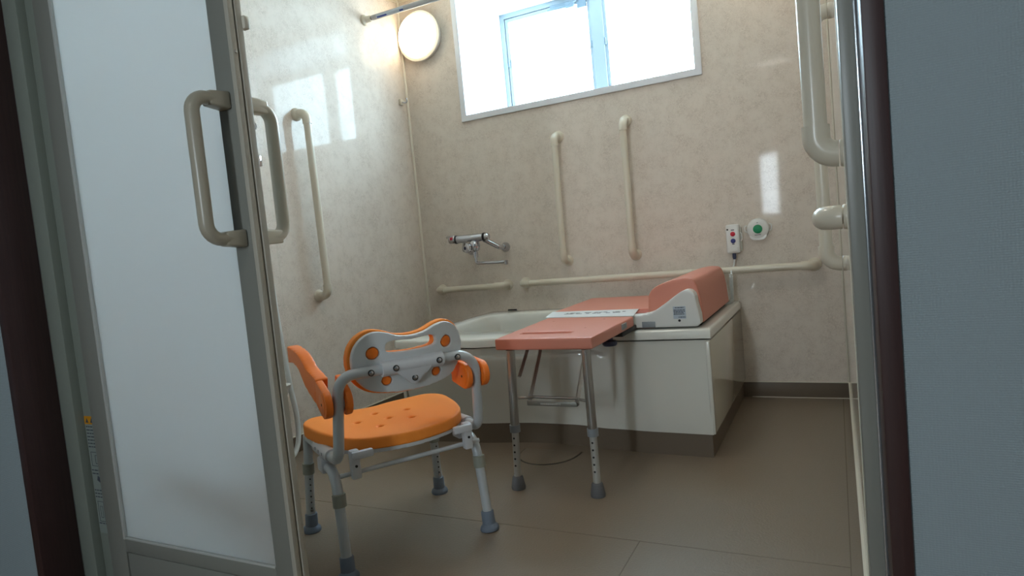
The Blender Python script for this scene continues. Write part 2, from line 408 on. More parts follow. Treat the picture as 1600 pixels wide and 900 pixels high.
# caution sticker in the groove of the left post
st = thing('caution_sticker', 'narrow caution sticker with orange header on the left frame post', 'sticker', (-1.655, .915, 0))
link('backing', box((-.030, -.0009, .18), (.030, -.0002, .465)), CLEARL, st, smooth=False)
link('header', box((-.031, -.0014, .458), (.031, -.0002, .478)), ORLAB, st, smooth=False)
bm = bmesh.new()
for k in range(3):
    x = -.020+k*.019; prism([(x-.006, .462), (x+.006, .462), (x, .474)], 'Y', -.0018, -.0013, bm=bm)
z = .452
for k in range(30):
    if 7 <= k <= 12 or 15 <= k <= 18 or 22 <= k <= 28: z -= .0085; continue
    x = -.028
    while x < .026:
        w = random.uniform(.004, .014); box((x, -.0013, z-.0016), (min(x+w, .028), -.0009, z+.0012), bm=bm); x += w+.003
    z -= .0085
def frame_rect(x0, z0, x1, z1, t, bm):
    for lo, hi in (((x0, z0), (x1, z0+t)), ((x0, z1-t), (x1, z1)), ((x0, z0), (x0+t, z1)), ((x1-t, z0), (x1, z1))):
        box((lo[0], -.0013, lo[1]), (hi[0], -.0009, hi[1]), bm=bm)
frame_rect(-.024, .352, .024, .388, .0012, bm); frame_rect(-.008, .358, .014, .380, .0012, bm)
frame_rect(-.024, .210, .0, .262, .0012, bm); frame_rect(.004, .215, .026, .255, .0012, bm); frame_rect(-.016, .220, -.006, .250, .001, bm)
prism([(-.012, .316), (.010, .306), (.016, .314), (-.008, .328)], 'Y', -.0013, -.0009, bm=bm)
link('print', bm, INK, st, smooth=False)

# sliding door leaf
dl = thing('sliding_door', 'white frosted sliding door leaf with grey stile and ivory handles', 'door', (-1.32, .915, 0))
def L(p, o=(-1.32, .915, 0)): return (p[0]-o[0], p[1]-o[1], p[2]-o[2])
PX0, PX1, PZ1 = -1.632, -1.0, 1.96
GX0, GX1, GZ0, GZ1 = -1.566, -1.062, .184, 1.90
y0, y1 = .90, .922
link('stile', box(L((PX0, y0, .006)), L((GX0, y1, PZ1)), .002), ALU, dl)
link('stile', box(L((GX1, y0, .006)), L((PX1-.008, y1, PZ1)), .002), ALU, dl)
link('edge_profile', (lambda b: (box(L((PX1-.010, y0-.004, .006)), L((PX1+.001, y0+.008, PZ1)), .001, bm=b), box(L((PX1-.010, y1-.010, .006)), L((PX1+.003, y1+.004, PZ1)), .001, bm=b),
     box(L((PX1-.010, y0+.008, .006)), L((PX1-.003, y1-.010, PZ1)), bm=b), b)[-1])(bmesh.new()), mat('lit beige aluminium', (186, 180, 166), .35), dl)  # lighter copy of the stile paint, bathroom light put into the colour
link('bottom_rail', (lambda b: (box(L((GX0, y0+.0005, .152)), L((GX1, y1, GZ0)), .001, bm=b), b)[-1])(bmesh.new()), ALU, dl)
link('kick_panel', box(L((GX0+.006, y0+.0005, .006)), L((GX1, y1, .1505)), .001), ALU, dl)
link('top_rail', box(L((GX0, y0+.0005, GZ1)), L((GX1, y1, PZ1)), .001), ALU, dl)
link('glass', box(L((GX0-.004, .908, GZ0-.004)), L((GX1+.004, .913, GZ1+.004))), FROST, dl, smooth=False)
bm = box(L((GX0-.001, y0-.002, GZ0)), L((GX0+.006, y0+.006, GZ1)), .001); box(L((GX0, y0-.001, GZ0)), L((GX1, y0+.006, GZ0+.005)), .001, bm=bm)
link('glazing_bead', bm, mat('pale bead', (190, 190, 184), .4), dl)
link('bumper', box(L((PX1-.006, y1+.002, 1.262)), L((PX1+.010, y1+.016, 1.288)), .004), SEAL, dl)
link('screw', lathe([(.004, 0), (.003, .0015), (0, .002)], (1, 0, 0), L((PX1+.001, y0+.003, 1.215)), 10), STEEL, dl)
def dhandle(sgn, zb, zt, reach, yface):
    x = -1.040; yg = yface+sgn*reach
    pts = fillet([(x, yface+sgn*.006, zb), (x, yg, zb), (x, yg, zt), (x, yface+sgn*.006, zt)], .030, 7)
    bm = tube([L(p) for p in pts], .0130, 14, up=(1, 0, 0), sx=1.1)
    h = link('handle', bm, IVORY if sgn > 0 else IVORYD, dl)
    for z in (zb, zt):
        ml = .045 if sgn < 0 else .074
        b2 = box(L((x-.0165, min(yface, yface+sgn*ml), z-.0175)), L((x+.0165, max(yface, yface+sgn*ml), z+.0175)), .005, 3)
        for v in b2.verts:
            t = abs(v.co.y-(yface-.915))/ml
            v.co.x = (x+1.32)+(v.co.x-(x+1.32))*(1-.22*t); v.co.z = z+(v.co.z-z)*(1-.22*t)
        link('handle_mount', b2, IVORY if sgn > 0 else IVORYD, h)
dhandle(-1, .862, 1.128, .078, .90)
dhandle(1, .862, 1.128, .088, .922)

# ------------------------------------------------------------------ grab bars
GR = .0165
def grab(label, a, b, wall_dir, cap_a=True, cap_b=True, off=.060, group='ivory grab bars', mids=(), elbow=.05, cap=True):
    """bar between two fixings a,b on the wall plane; wall_dir points from wall to room"""
    a, b, n = Vector(a), Vector(b), Vector(wall_dir)
    t = thing('grab_bar', label, 'grab bar', a, 0, group)
    L2 = lambda p: Vector(p)-a
    d = (b-a).normalized()
    pa, pb = a+n*off, b+n*off
    link('rail', tube([L2(pa+d*elbow*.9), L2(pb-d*elbow*.9)], GR, 20, up=n), IVORY, t)
    for p, q, s in ((a, pa, 1), (b, pb, -1)):
        path = fillet([p+n*.008, q, q+d*s*elbow], .034, 8)
        e = link('elbow', tube([L2(x) for x in path], GR*1.19, 20, up=d), IVORY, t)
        link('wall_cap', lathe([(.029, .0), (.029, .006), (.025, .012), (.020, .018)] if cap else [(.0205, 0), (.0205, .004), (.0190, .006)], n, L2(p), 28), IVORY, t)
    for f in mids:
        q = a.lerp(b, f)
        link('bracket', tube([L2(q), L2(q+n*off)], .011, 14), IVORY, t)
        link('bracket_ring', tube([L2(q+n*off-d*.018), L2(q+n*off+d*.018)], GR*1.12, 20), IVORY, t)
    return t
grab('vertical grab bar on back wall, left of the pair under the window', (-1.222, YB, 1.315), (-1.228, YB, .690), (0, -1, 0))
grab('vertical grab bar on back wall, right of the pair under the window', (-.868, YB, 1.335), (-.872, YB, .693), (0, -1, 0))
grab('short horizontal grab bar on back wall below the chrome faucet', (-2.00, YB, .582), (-1.585, YB, .586), (0, -1, 0))
grab('long horizontal grab bar on back wall behind the bathtub', (-1.478, YB, .590), (-.09, YB, .590), (0, -1, 0), mids=(.62,))
grab('tall vertical grab bar on the glossy left wall', (XL, 2.20, 1.465), (XL, 2.21, .650), (1, 0, 0))
grab('nearest vertical grab bar on right wall, greyish and cut by the top edge', (XR, 1.10, 1.55), (XR, 1.10, .889), (-1, 0, 0), off=.037, elbow=.045, cap=False)
grab('farther vertical grab bar on right wall, low beside the back corner', (XR, 1.95, 1.33), (XR, 1.95, .664), (-1, 0, 0), off=.044, cap=False)
grab('horizontal grab bar on right wall seen end-on as a rounded nose', (XR, 1.19, .793), (XR, 1.75, .793), (-1, 0, 0), off=.034, cap=False)

# ------------------------------------------------------------------ wall lamp
LB = mat('lamp base', (216, 212, 204), .3); LR = mat('clear rim', (236, 228, 210), .1)
for lx, lt in ((-1.972, 'round glowing globe lamp on back wall left of the window'), (-.27, 'second globe lamp on back wall right of the window, above the frame')):
    wlp = thing('wall_lamp', lt, 'lamp', (lx, YB, 1.978))
    link('base', lathe([(.118, 0), (.128, .004), (.130, .030), (.112, .036)], (0, -1, 0), (0, 0, 0), 48), LB, wlp)
    prof = [(.116, .030)]+[(.119*math.cos(t), .035+.075*math.sin(t)) for t in [k*PI/2/12 for k in range(1, 12)]]+[(0, .110)]
    link('lamp_shade', lathe(prof, (0, -1, 0), (0, 0, 0), 48), LAMPM, wlp)
    link('rim', lathe([(.130, .026), (.134, .028), (.134, .034), (.118, .040)], (0, -1, 0), (0, 0, 0), 48), LR, wlp)

# shower curtain rod, below the ceiling
rd = thing('curtain_rod', 'grey tension rod for shower curtain across the room near the ceiling', 'rod', (XL, 2.757, 2.02))
link('end_cap', lathe([(.026, 0), (.026, .012), (.017, .020), (.015, .05)], (1, 0, 0), (0, 0, 0), 24), IVORY, rd)
link('end_cap', lathe([(.026, 0), (.026, .012), (.017, .020), (.015, .05)], (-1, 0, 0), (XR-XL, 0, 0), 24), IVORY, rd)
link('inner_pole', cyl((.03, 0, 0), (.30, 0, 0), .011, 20), ALU, rd)
link('outer_pole', cyl((.06, 0, 0), (XR-XL-.03, 0, 0), .0135, 20), mat('grey rod', (178, 178, 180), .3, metal=.3), rd)
lb = link('product_label', (lambda b: ([b.faces.new([b.verts.new((x, -.0138*math.cos(t), .0138*math.sin(t))) for x, t in ((.09, a), (.26, a), (.26, a2), (.09, a2))]) for a, a2 in [(-1.2+i*.2, -1.0+i*.2) for i in range(8)]], b)[-1])(bmesh.new()), PAPERG, rd)
bm = bmesh.new()
for x0, x1 in ((.095, .155), (.235, .258)):
    for i in range(3):
        a, a2 = -1.0+i*.2, -.8+i*.2
        bm.faces.new([bm.verts.new((x, -.0140*math.cos(t), .0140*math.sin(t))) for x, t in ((x0, a), (x1, a), (x1, a2), (x0, a2))])
link('print', bm, INKB, lb)
blp = thing('added_fill_light', 'added unseen fill light shaped as a round ceiling lamp above the chair', 'lamp', (-.9, 1.75, ZC))  # added source, lifts the back wall and the chair from out of view
link('base', lathe([(.125, 0), (.130, -.025), (.115, -.03)], (0, 0, 1), (0, 0, 0), 40), LB, blp)
link('lamp_shade', lathe([(.118, -.028)]+[(.118*math.cos(t), -.03-.07*math.sin(t)) for t in [k*PI/2/10 for k in range(1, 10)]]+[(0, -.10)], (0, 0, 1), (0, 0, 0), 40), BFILLM, blp)
# small hook in the left corner
hk = thing('wall_hook', 'small white curtain hook by the left back corner below the lamp', 'hook', (XL, 3.005, 1.638))
link('base', box((0, -.014, -.016), (.014, .014, .018), .003), IVORY, hk)
link('hook', tube(fillet([(.012, 0, 0), (.032, 0, -.006), (.045, 0, -.004), (.045, 0, .018)], .01, 4), .0045, 10), CHROME, hk)

# ------------------------------------------------------------------ faucet
fc = thing('faucet', 'chrome thermostatic bath faucet on back wall above the short grab bar', 'faucet', (-1.70, YB, .80))
def F(x, y, z): return (x+1.70, y-YB, z-.80)
yb = 2.955
link('body', cyl(F(-1.800, yb, .852), F(-1.642, yb, .852), .0215, 24), CHROME, fc)
for x0, x1 in ((-1.812, -1.800), (-1.642, -1.630)): link('ring', cyl(F(x0, yb, .852), F(x1, yb, .852), .0225, 24), DARK, fc)
kb = link('temperature_knob', lathe([(.019, 0), (.021, .004), (.019, .036), (.015, .040), (0, .040)], (-1, 0, 0), F(-1.812, yb, .852), 24), CHROME, fc)
link('knob_lever', box(F(-1.868, yb-.008, .862), F(-1.815, yb+.008, .876), .003), CHROME, kb)
link('red_mark', box(F(-1.836, yb-.024, .852), F(-1.820, yb-.014, .866), .002), REDB, kb)
link('end_cap', lathe([(.021, 0), (.021, .012), (.014, .020), (0, .021)], (1, 0, 0), F(-1.630, yb, .852), 24), CHROME, fc)
link('valve_body', lathe([(.016, 0), (.026, .01), (.030, .03), (.026, .05), (.018, .058), (0, .06)], (0, 0, -1), F(-1.700, yb, .840), 24), CHROME, fc)
vk = link('flow_knob', lathe([(.012, 0), (.012, .014), (.026, .018), (.026, .032), (.020, .038), (.010, .040)], (-.45, -.85, .05), F(-1.715, yb-.010, .800), 24), CHROME, fc)
link('knob_button', lathe([(.009, .036), (.009, .0415), (0, .042)], (-.45, -.85, .05), F(-1.715, yb-.010, .800), 16), BLUEGREY, vk)
for xs in (-1.578, -1.79):
    a = link('supply_arm', tube(fillet([F(-1.655 if xs > -1.7 else -1.76, yb+.005, .845), F(xs, yb+.04, .792), F(xs, YB, .788)], .018, 5), .013, 14), CHROME, fc)
    link('wall_flange', lathe([(.026, 0), (.026, .006), (.018, .020), (.016, .030), (0, .031)], (0, -1, 0), F(xs, YB, .788), 24), CHROME, fc)
link('spout', tube(fillet([F(-1.700, yb, .785), F(-1.700, yb, .722), F(-1.690, yb-.004, .718), F(-1.512, yb-.02, .714)], .008, 5), .0080, 12), CHROME, fc)
link('spout_collar', cyl(F(-1.700, yb, .778), F(-1.700, yb, .748), .013, 20), CHROME, fc)
link('nozzle', cyl(F(-1.514, yb-.02, .722), F(-1.514, yb-.02, .700), .011, 18), CHROME, fc)

# ------------------------------------------------------------------ bathtub
TX0, TX1, TZ = -1.700, -.405, .446
def yt(x):   # front edge, top
    pts = [(-1.71, 2.150), (-1.28, 2.146), (-1.15, 2.168), (-1.0, 2.200), (-.85, 2.236), (-.72, 2.252), (-.40, 2.262)]
    for (a, ya), (b, yb_) in zip(pts, pts[1:]):
        if x <= b:
            t = (x-a)/(b-a); t = t*t*(3-2*t); return ya+(yb_-ya)*t
    return pts[-1][1]
def ybm(x):  # apron, bottom edge
    pts = [(-1.71, 2.20), (-1.376, 2.232), (-1.1, 2.274), (-.95, 2.274), (-.78, 2.244), (-.6, 2.231), (-.40, 2.226)]
    for (a, ya), (b, yb_) in zip(pts, pts[1:]):
        if x <= b:
            t = (x-a)/(b-a); t = t*t*(3-2*t); return ya+(yb_-ya)*t
    return pts[-1][1]
tub = thing('bathtub', 'white bathtub with curved front apron along the back wall', 'bathtub', (-1.05, 2.66, 0))
def T(x, y, z): return (x+1.05, y-2.66, z)
# rim and basin as stacked rings
NR = 240
outer = []
xs = [TX0+.05+(TX1-TX0-.05)*k/60 for k in range(61)]
outer += [(x, yt(x)) for x in xs]
outer += [(TX1, 2.262+(YB-.004-2.262)*k/30) for k in range(1, 31)]
outer += [(TX1+(TX0-TX1)*k/50, YB-.004) for k in range(1, 51)]
outer += [(TX0, YB-.004+(2.22-YB+.004)*k/30) for k in range(1, 31)]
outer += [(TX0+.004, 2.195), (TX0+.016, 2.170), (TX0+.034, 2.155)]
def inner(px, py, k=1., dz=0.):
    cx, cy, hx, hy, n = -1.145, 2.655, .475*k, .325*(1-(1-k)*1.3), 5
    dx, dy = px+1.05, py-2.62
    a = math.atan2(dy/.42, dx/.65)
    ca, sa = math.cos(a), math.sin(a)
    rad = (abs(ca)**n+abs(sa)**n)**(-1/n)
    return (cx+hx*ca*rad-(1-k)*.10, cy+hy*sa*rad)
def shrink(p, d):
    cx, cy = -1.05, 2.64
    return (p[0]+(d if p[0] < cx else -d)*min(1, abs(p[0]-cx)/.6), p[1]+(d if p[1] < cy else -d)*min(1, abs(p[1]-cy)/.36))
rings = [[(*shrink(p, .030), .412) for p in outer], [(*p, .412) for p in outer], [(*p, .436) for p in outer], [(*shrink(p, .003), .443) for p in outer], [(*shrink(p, .010), TZ) for p in outer]]
for k, z in ((1.02, TZ), (1.0, TZ-.003), (.985, TZ-.012), (.97, .40), (.94, .30), (.90, .18), (.85, .11), (.78, .075), (.6, .068), (.3, .066)):
    rings.append([(*inner(p[0], p[1], k), z) for p in outer])
bm = bmesh.new(); R = [[bm.verts.new(T(*p)) for p in rg] for rg in rings]
for a, b in zip(R, R[1:]):
    for k in range(len(a)): bm.faces.new((a[k], a[(k+1) % len(a)], b[(k+1) % len(a)], b[k]))
bm.faces.new(R[-1])
link('basin', bm, TUB, tub, angle=60)
# apron (curved front), side panels, plinth
bm = bmesh.new(); nx, nz = 150, 44; grid = []
def sst(a, b, x): t = max(0, min(1, (x-a)/(b-a))); return t*t*(3-2*t)
x00 = TX0+.05
for i in range(nx+1):
    x = x00+(TX1-.006-x00)*i/nx; col = []
    for j in range(nz+1):
        z = .082+(.406-.082)*j/nz; t = j/nz
        y = ybm(x)+(yt(x)+.006-ybm(x))*sst(0, 1, t)
        rec = sst(-1.290, -1.262, x)*(1-sst(-.800, -.772, x))*sst(.366, .378, z+.02*sst(-.85, -.75, x))
        y += .014*rec
        rr_ = math.hypot(x+1.49, z-.25)
        col.append(bm.verts.new(T(x, y, z)))
    grid.append(col)
for i in range(nx):
    for j in range(nz): bm.faces.new((grid[i][j], grid[i+1][j], grid[i+1][j+1], grid[i][j+1]))
# give it thickness by a returned edge
g = bmesh.ops.extrude_face_region(bm, geom=bm.faces[:])
for v in [x for x in g['geom'] if isinstance(x, bmesh.types.BMVert)]: v.co.y += .02
link('front_apron', bm, TUBP, tub, angle=35)
link('side_panel', box(T(TX1-.012, 2.240, .082), T(TX1-.001, YB-.004, .404), .002), mat('cream side panel', (206, 200, 184), .12, coat=.3), tub)
link('corner_strip', box(T(TX1-.014, 2.230, .082), T(TX1, 2.246, .406), .003), TUBP, tub)
link('side_panel', box(T(TX0+.012, 2.20, .082), T(TX0+.03, YB-.004, .404), .002), TUBP, tub)
bm = bmesh.new(); vs = []
pl = [(x+1.05, ybm(x)+.004-2.66) for x in [TX0+.035+(TX1-.012-TX0-.035)*k/60 for k in range(61)]]
out2 = pl+[(TX1-.012+1.05, YB-.01-2.66), (TX0+.035+1.05, YB-.01-2.66)]
link('plinth', prism(out2, 'Z', 0, .083), BASEM, tub)
link('drain_plug_button', lathe([(.027, 0), (.027, .004), (.022, .006), (0, .006)], (0, 0, 1), T(-1.545, 3.015, TZ), 28), STEEL, tub)
bm = tube([T(-1.570, 3.015, TZ+.009), T(-1.520, 3.015, TZ+.009)], .004, 8); link('button_bar', bm, DARK, tub)
# drain cover in the floor
dc = thing('drain_cover', 'half-round floor drain cover against the bathtub plinth', 'drain cover', (-1.01, 2.20, 0))
half = [(.115*math.cos(t), -.155*abs(math.sin(t))**.8) for t in [k*PI/28 for k in range(29)]]
half2 = [(u*1.035, v*1.03-.0) for u, v in half]
link('rim', prism(half2, 'Z', -.001, .0012), mat('dark drain joint', (60, 56, 52), .5), dc)
link('cover', prism(half, 'Z', .0, .003, bev=.001), FLOORM, dc)

# ------------------------------------------------------------------ transfer board in front of the tub
tb = thing('transfer_board', 'pink transfer board on two aluminium legs in front of the tub', 'transfer board', (-.835, 1.826, 0))
def B(x, y, z): return (x+.835, y-1.826, z)
outl = [(-1.0+.835, 1.803-1.826), (-.668+.835, 1.800-1.826), (-.664+.835, 2.243-1.826), (-1.020+.835, 2.287-1.826)]
slot = smooth_outline([(-.945+.835, 1.900-1.826), (-.79+.835, 1.900-1.826), (-.780+.835, 1.918-1.826), (-.79+.835, 1.936-1.826), (-.945+.835, 1.936-1.826), (-.953+.835, 1.918-1.826)], 3)
bd = link('board', remeshed(prism(outl, 'Z', .464, .501, holes=[slot]), .0045, 4), PINK, tb)
link('slot_floor', prism([(u*1.1, v) for u, v in [(-.12, .075), (.09, .075), (.09, .11), (-.12, .11)]], 'Z', .468, .480), PINK, bd)
link('side_latch', box(B(-.6675, 2.095, .474), B(-.6625, 2.150, .494), .002), GREYP, bd)
bm = bmesh.new()
for x, y in ((-.96, 1.98), (-.76, 2.0), (-.95, 2.18), (-.76, 2.2)): lathe([(.005, 0), (.004, .0008), (0, .001)], (0, 0, 1), B(x, y, .5005), 12, bm=bm)
link('screw_caps', bm, mat('dusty pink', (182, 110, 94), .5), bd)['kind'] = 'stuff'
for x, ftx in ((-.955, -.975), (-.697, -.700)):
    top = Vector(B(x, 1.822, .462)); bot = Vector(B(ftx, 1.826, .02)); mid = top.lerp(bot, .585)
    lg = link('leg', cyl(top, mid, .0145, 20), STEEL, tb)
    link('collar', cyl(mid-Vector((0, 0, -.012)), mid+Vector((0, 0, -.012)), .0175, 20), GREYP, lg)
    low = link('inner_tube', cyl(mid, bot, .0118, 20), mat('bright aluminium tube', (198, 198, 194), .3, metal=.5), lg)
    for k in range(5):
        p = mid.lerp(bot, .17+.125*k)
        link('height_hole', cyl(p+Vector((0, -.0105, 0)), p+Vector((0, -.0123, 0)), .0033, 10), DARK, lg)
    link('foot', lathe([(.0225, 0), (.0235, .006), (.0175, .040), (.015, .043), (.011, .044), (.011, .054), (0, .054)], (0, 0, 1), (bot.x, bot.y, 0), 28), FOOTG, lg)
    link('bolt', lathe([(.006, 0), (.006, .004), (0, .005)], (0, -1, 0), (top.x, top.y-.013, .45), 10), STEEL, lg)
# folding brace: U shaped flat bar with cross tube
br = link('cross_tube', tube(fillet([B(-.945, 1.826, .304), B(-.915, 1.826, .306), B(-.900, 1.85, .302), B(-.745, 1.85, .300), B(-.73, 1.826, .303), B(-.712, 1.826, .300)], .012, 4), .0045, 10), STEEL, tb)
for xt, xb in ((-.915, -.915), (-.750, -.750)):
    p, q = Vector(B(xt, 1.985, .464)), Vector(B(xb, 1.842, .286))
    link('brace', tube([p, q], .0080, 4), STEEL, tb)
bm = box(B(-.920, 1.835, .277), B(-.748, 1.838, .292), .001); box(B(-.920, 1.835, .277), B(-.748, 1.858, .279), .001, bm=bm)
lv = link('release_lever', bm, mat('dull steel', (140, 140, 132), .4, metal=.6), tb)
bm = bmesh.new(); x = -.872
while x < -.802:
    w = random.choice((.004, .005, .006)); box(B(x, 1.8343, .281), B(x+w-.0015, 1.835, .287), bm=bm); x += w
link('print', bm, mat('embossed print', (176, 176, 170), .4), lv, smooth=False)
link('brace', tube([B(-.938, 1.93, .464), B(-.944, 1.845, .37)], .0075, 4), STEEL, tb)
link('adjuster_knob', lathe([(.0, 0), (.022, .002), (.026, .008), (.024, .018), (.012, .022), (.010, .05)], (0, 0, 1), B(-.722, 2.125, .415), 24), BLUEGREY, tb)
link('under_bar', box(B(-.70, 2.10, .450), B(-.665, 2.30, .466), .003), DARK, tb)

# ------------------------------------------------------------------ bath lift on the tub rim
bl = thing('bath_lift', 'pink and white bath lift on the right end of the tub', 'bath lift', (-.55, 2.6, TZ))
def K(x, y, z): return (x+.55, y-2.6, z-TZ)
prof = [(-.690, .4535), (-.690, .499), (-.643, .501), (-.600, .512), (-.558, .537), (-.516, .566), (-.492, .580), (-.474, .584), (-.458, .577), (-.449, .562), (-.446, .54), (-.438, .495), (-.436, .464), (-.448, .4535)]
pr = smooth_outline([(x+.55, z-TZ) for x, z in prof[2:12]], 4, closed=False)
pr = [(prof[0][0]+.55, prof[0][1]-TZ), (prof[1][0]+.55, prof[1][1]-TZ)]+pr+[(prof[12][0]+.55, prof[12][1]-TZ), (prof[13][0]+.55, prof[13][1]-TZ)]
for ya, yc in ((2.270, 2.330), (2.935, 2.980)):
    sc = link('side_cover', remeshed(prism(pr, 'Y', ya-2.6, yc-2.6), .004, 3), MOTOR, bl)
    if ya < 2.5:
        link('slot', box(K(-.643, ya-.002, .4545), K(-.595, ya+.004, .476), .001), GREYP, sc)
        link('lock_hole', cyl(K(-.508, ya-.0012, .4765), K(-.508, ya+.003, .4765), .0045, 14), DARK, sc)
        link('rating_label', box(K(-.528, ya-.0012, .483), K(-.484, ya+.002, .527)), PAPERG, sc, smooth=False)
        bm = bmesh.new()
        for zz, x0, x1 in ((.5225, -.521, -.490), (.514, -.526, -.487), (.509, -.526, -.486), (.504, -.525, -.490), (.499, -.526, -.488), (.4885, -.510, -.485)):
            x = x0
            while x < x1:
                w = random.uniform(.003, .009); box(K(x, ya-.0018, zz-.0012), K(min(x+w, x1), ya-.0010, zz+.0014), bm=bm); x += w+.0015
        link('print', bm, INK, sc, smooth=False)
hp = [(-.632, .470), (-.628, .545), (-.620, .575), (-.595, .597), (-.548, .614), (-.500, .621), (-.465, .617), (-.452, .600), (-.441, .555), (-.4335, .4600)]
hb = smooth_outline([(x+.55, z-TZ) for x, z in hp], 4, closed=False)
link('housing', remeshed(prism(hb, 'Y', 2.318-2.6, 2.93-2.6), .005, 5), PINK, bl)
link('housing_base', box(K(-.625, 2.34, .4475), K(-.447, 2.92, .462), .002), GAP, bl)
seat = [(-1.072, 2.452), (-.712, 2.448), (-.640, 2.455), (-.640, 2.965), (-1.082, 2.970)]
link('lift_seat', remeshed(prism([(x+.55, y-2.6) for x, y in seat], 'Z', .464-TZ, .501-TZ), .0045, 3), PINK, bl)
link('belt_guide', box(K(-.70, 2.36, .452), K(-.630, 2.98, .498), .004), mat('deep pink resin', (186, 98, 84), .45), bl)
fl = link('rail_cover', box(K(-1.09, 2.99, .4475), K(-.62, 3.035, .455), .002), MOTOR, bl)
# white caution strip bridging board and lift seat
cs = thing('caution_strip', 'white strip with faded dark print between the two pink boards', 'label', (-.86, 2.37, .501))
q = [(-.170, -.085), (.195, -.128), (.160, .070), (-.210, .082)]
link('sheet', prism(q, 'Z', .0008, .0022), PAPER, cs, smooth=False)
link('support', prism([(u*.97, v*.97) for u, v in q], 'Z', -.035, .0006), MOTOR, cs, smooth=False)
bm = bmesh.new(); x = -.12
while x < .12:
    w = random.uniform(.008, .02)
    for yy in (-.012-.04*x, .012-.04*x):
        if random.random() < .85:
            box((x, yy-.006, .0022), (x+w*.8, yy+random.uniform(.002, .007), .0027), bm=bm)
    x += w
link('print', bm, mat('faded dark print', (96, 98, 104), .6), cs, smooth=False)

# lift remote on the wall with coiled cord
rm = thing('remote_control', 'white remote with red and blue buttons hung on back wall', 'remote control', (-.414, YB, .73))
def Q(x, y, z): return (x+.414, y-YB, z-.73)
link('holder', box(Q(-.446, YB-.020, .672), Q(-.378, YB, .780), .004), mat('holder white', (206, 203, 194), .4), rm)
link('body', box(Q(-.441, YB-.044, .664), Q(-.385, YB-.016, .794), .007, 3), MOTOR, rm)
link('grip_ridge', box(Q(-.432, YB-.048, .672), Q(-.394, YB-.040, .690), .003), MOTOR, rm)
link('red_button', lathe([(.0105, 0), (.0105, .003), (.007, .005), (0, .0052)], (0, -1, 0), Q(-.412, YB-.044, .751), 20), REDB, rm)
link('blue_button', lathe([(.0105, 0), (.0105, .003), (.007, .005), (0, .0052)], (0, -1, 0), Q(-.412, YB-.044, .720), 20), BLUEB, rm)
link('indicator', lathe([(.004, 0), (.003, .001), (0, .0012)], (0, -1, 0), Q(-.434, YB-.044, .772), 12), DARK, rm)
bm = bmesh.new()
for x0, x1, zz in ((-.419, -.405, .767), (-.417, -.407, .704)): box(Q(x0, YB-.0446, zz), Q(x1, YB-.0438, zz+.004), bm=bm)
link('print', bm, INK, rm, smooth=False)
link('hanger_loop', tube(fillet([Q(-.384, YB-.030, .755), Q(-.376, YB-.032, .752), Q(-.374, YB-.034, .725), Q(-.380, YB-.036, .716)], .006, 4), .002, 8), MOTOR, rm)
link('cord_boot', lathe([(.0085, 0), (.0085, .02), (.006, .030), (0, .03)], (0, 0, -1), Q(-.413, YB-.032, .667), 16), BLUEGREY, rm)
bm = tube(fillet([Q(-.413, YB-.032, .640), Q(-.416, YB-.045, .61), Q(-.426, YB-.075, .590), Q(-.424, YB-.085, .575)], .03, 5), .0035, 8)
pts = []; n = 26*9
A0, A1 = Vector(Q(-.426, YB-.088, .578)), Vector(Q(-.428, YB-.092, .462))
def coilc(t):
    if t < .72:
        s = t/.72; return A0.lerp(A1, s)
    s = (t-.72)/.28
    P0, P1, P2 = A1, Vector(Q(-.430, YB-.10, .438)), Vector(Q(-.452, YB-.17, .448))
    return P0*(1-s)**2+P1*2*s*(1-s)+P2*s*s
for k in range(n):
    t = k/(n-1); c0 = coilc(t); tg = (coilc(min(1, t+.01))-coilc(max(0, t-.01))).normalized()
    N1 = tg.orthogonal().normalized() if False else (Vector((0, 1, 0))-tg*tg.y).normalized() if abs(tg.y) < .95 else Vector((0, 0, 1)); B1 = tg.cross(N1)
    a = 2*PI*k/9
    pts.append(c0+(N1*math.cos(a)+B1*math.sin(a))*.0065)
tube(pts, .0026, 6, bm=bm)
link('coiled_cord', bm, HOSE, rm)
bm = tube(fillet([Q(-.452, YB-.17, .452), Q(-.47, YB-.20, .452), Q(-.475, YB-.22, .452)], .01, 3), .0045, 8); link('plug', bm, DARK, rm)
# call button
cb = thing('call_button', 'round white call unit with green button on back wall', 'button', (-.308, YB, .763))
link('base', lathe([(.047, 0), (.048, .006), (.044, .018), (.034, .024), (0, .025)], (0, -1, 0), (0, 0, 0), 40), MOTOR, cb)
link('green_button', lathe([(.0195, .022), (.0195, .027), (.015, .030), (0, .031)], (0, -1, 0), (0, 0, 0), 28), GREENB, cb)
link('lower_lip', prism(smooth_outline([(-.036, -.030), (-.020, -.024), (.020, -.024), (.036, -.030), (.022, -.047), (-.022, -.047)], 4), 'Y', -.020, -.002), MOTOR, cb)
for s in (-1, 1):
    link('side_lug', tube(fillet([(s*.045, -.008, -.012), (s*.055, -.012, -.006), (s*.057, -.012, .014), (s*.047, -.008, .020)], .006, 4), .0028, 8), MOTOR, cb)
bm = bmesh.new(); box((-.014, -.0262, -.0265), (.012, -.0235, -.0245), bm=bm); box((-.003, -.0262, .027), (.003, -.0235, .029), bm=bm)
link('print', bm, INK, cb, smooth=False)

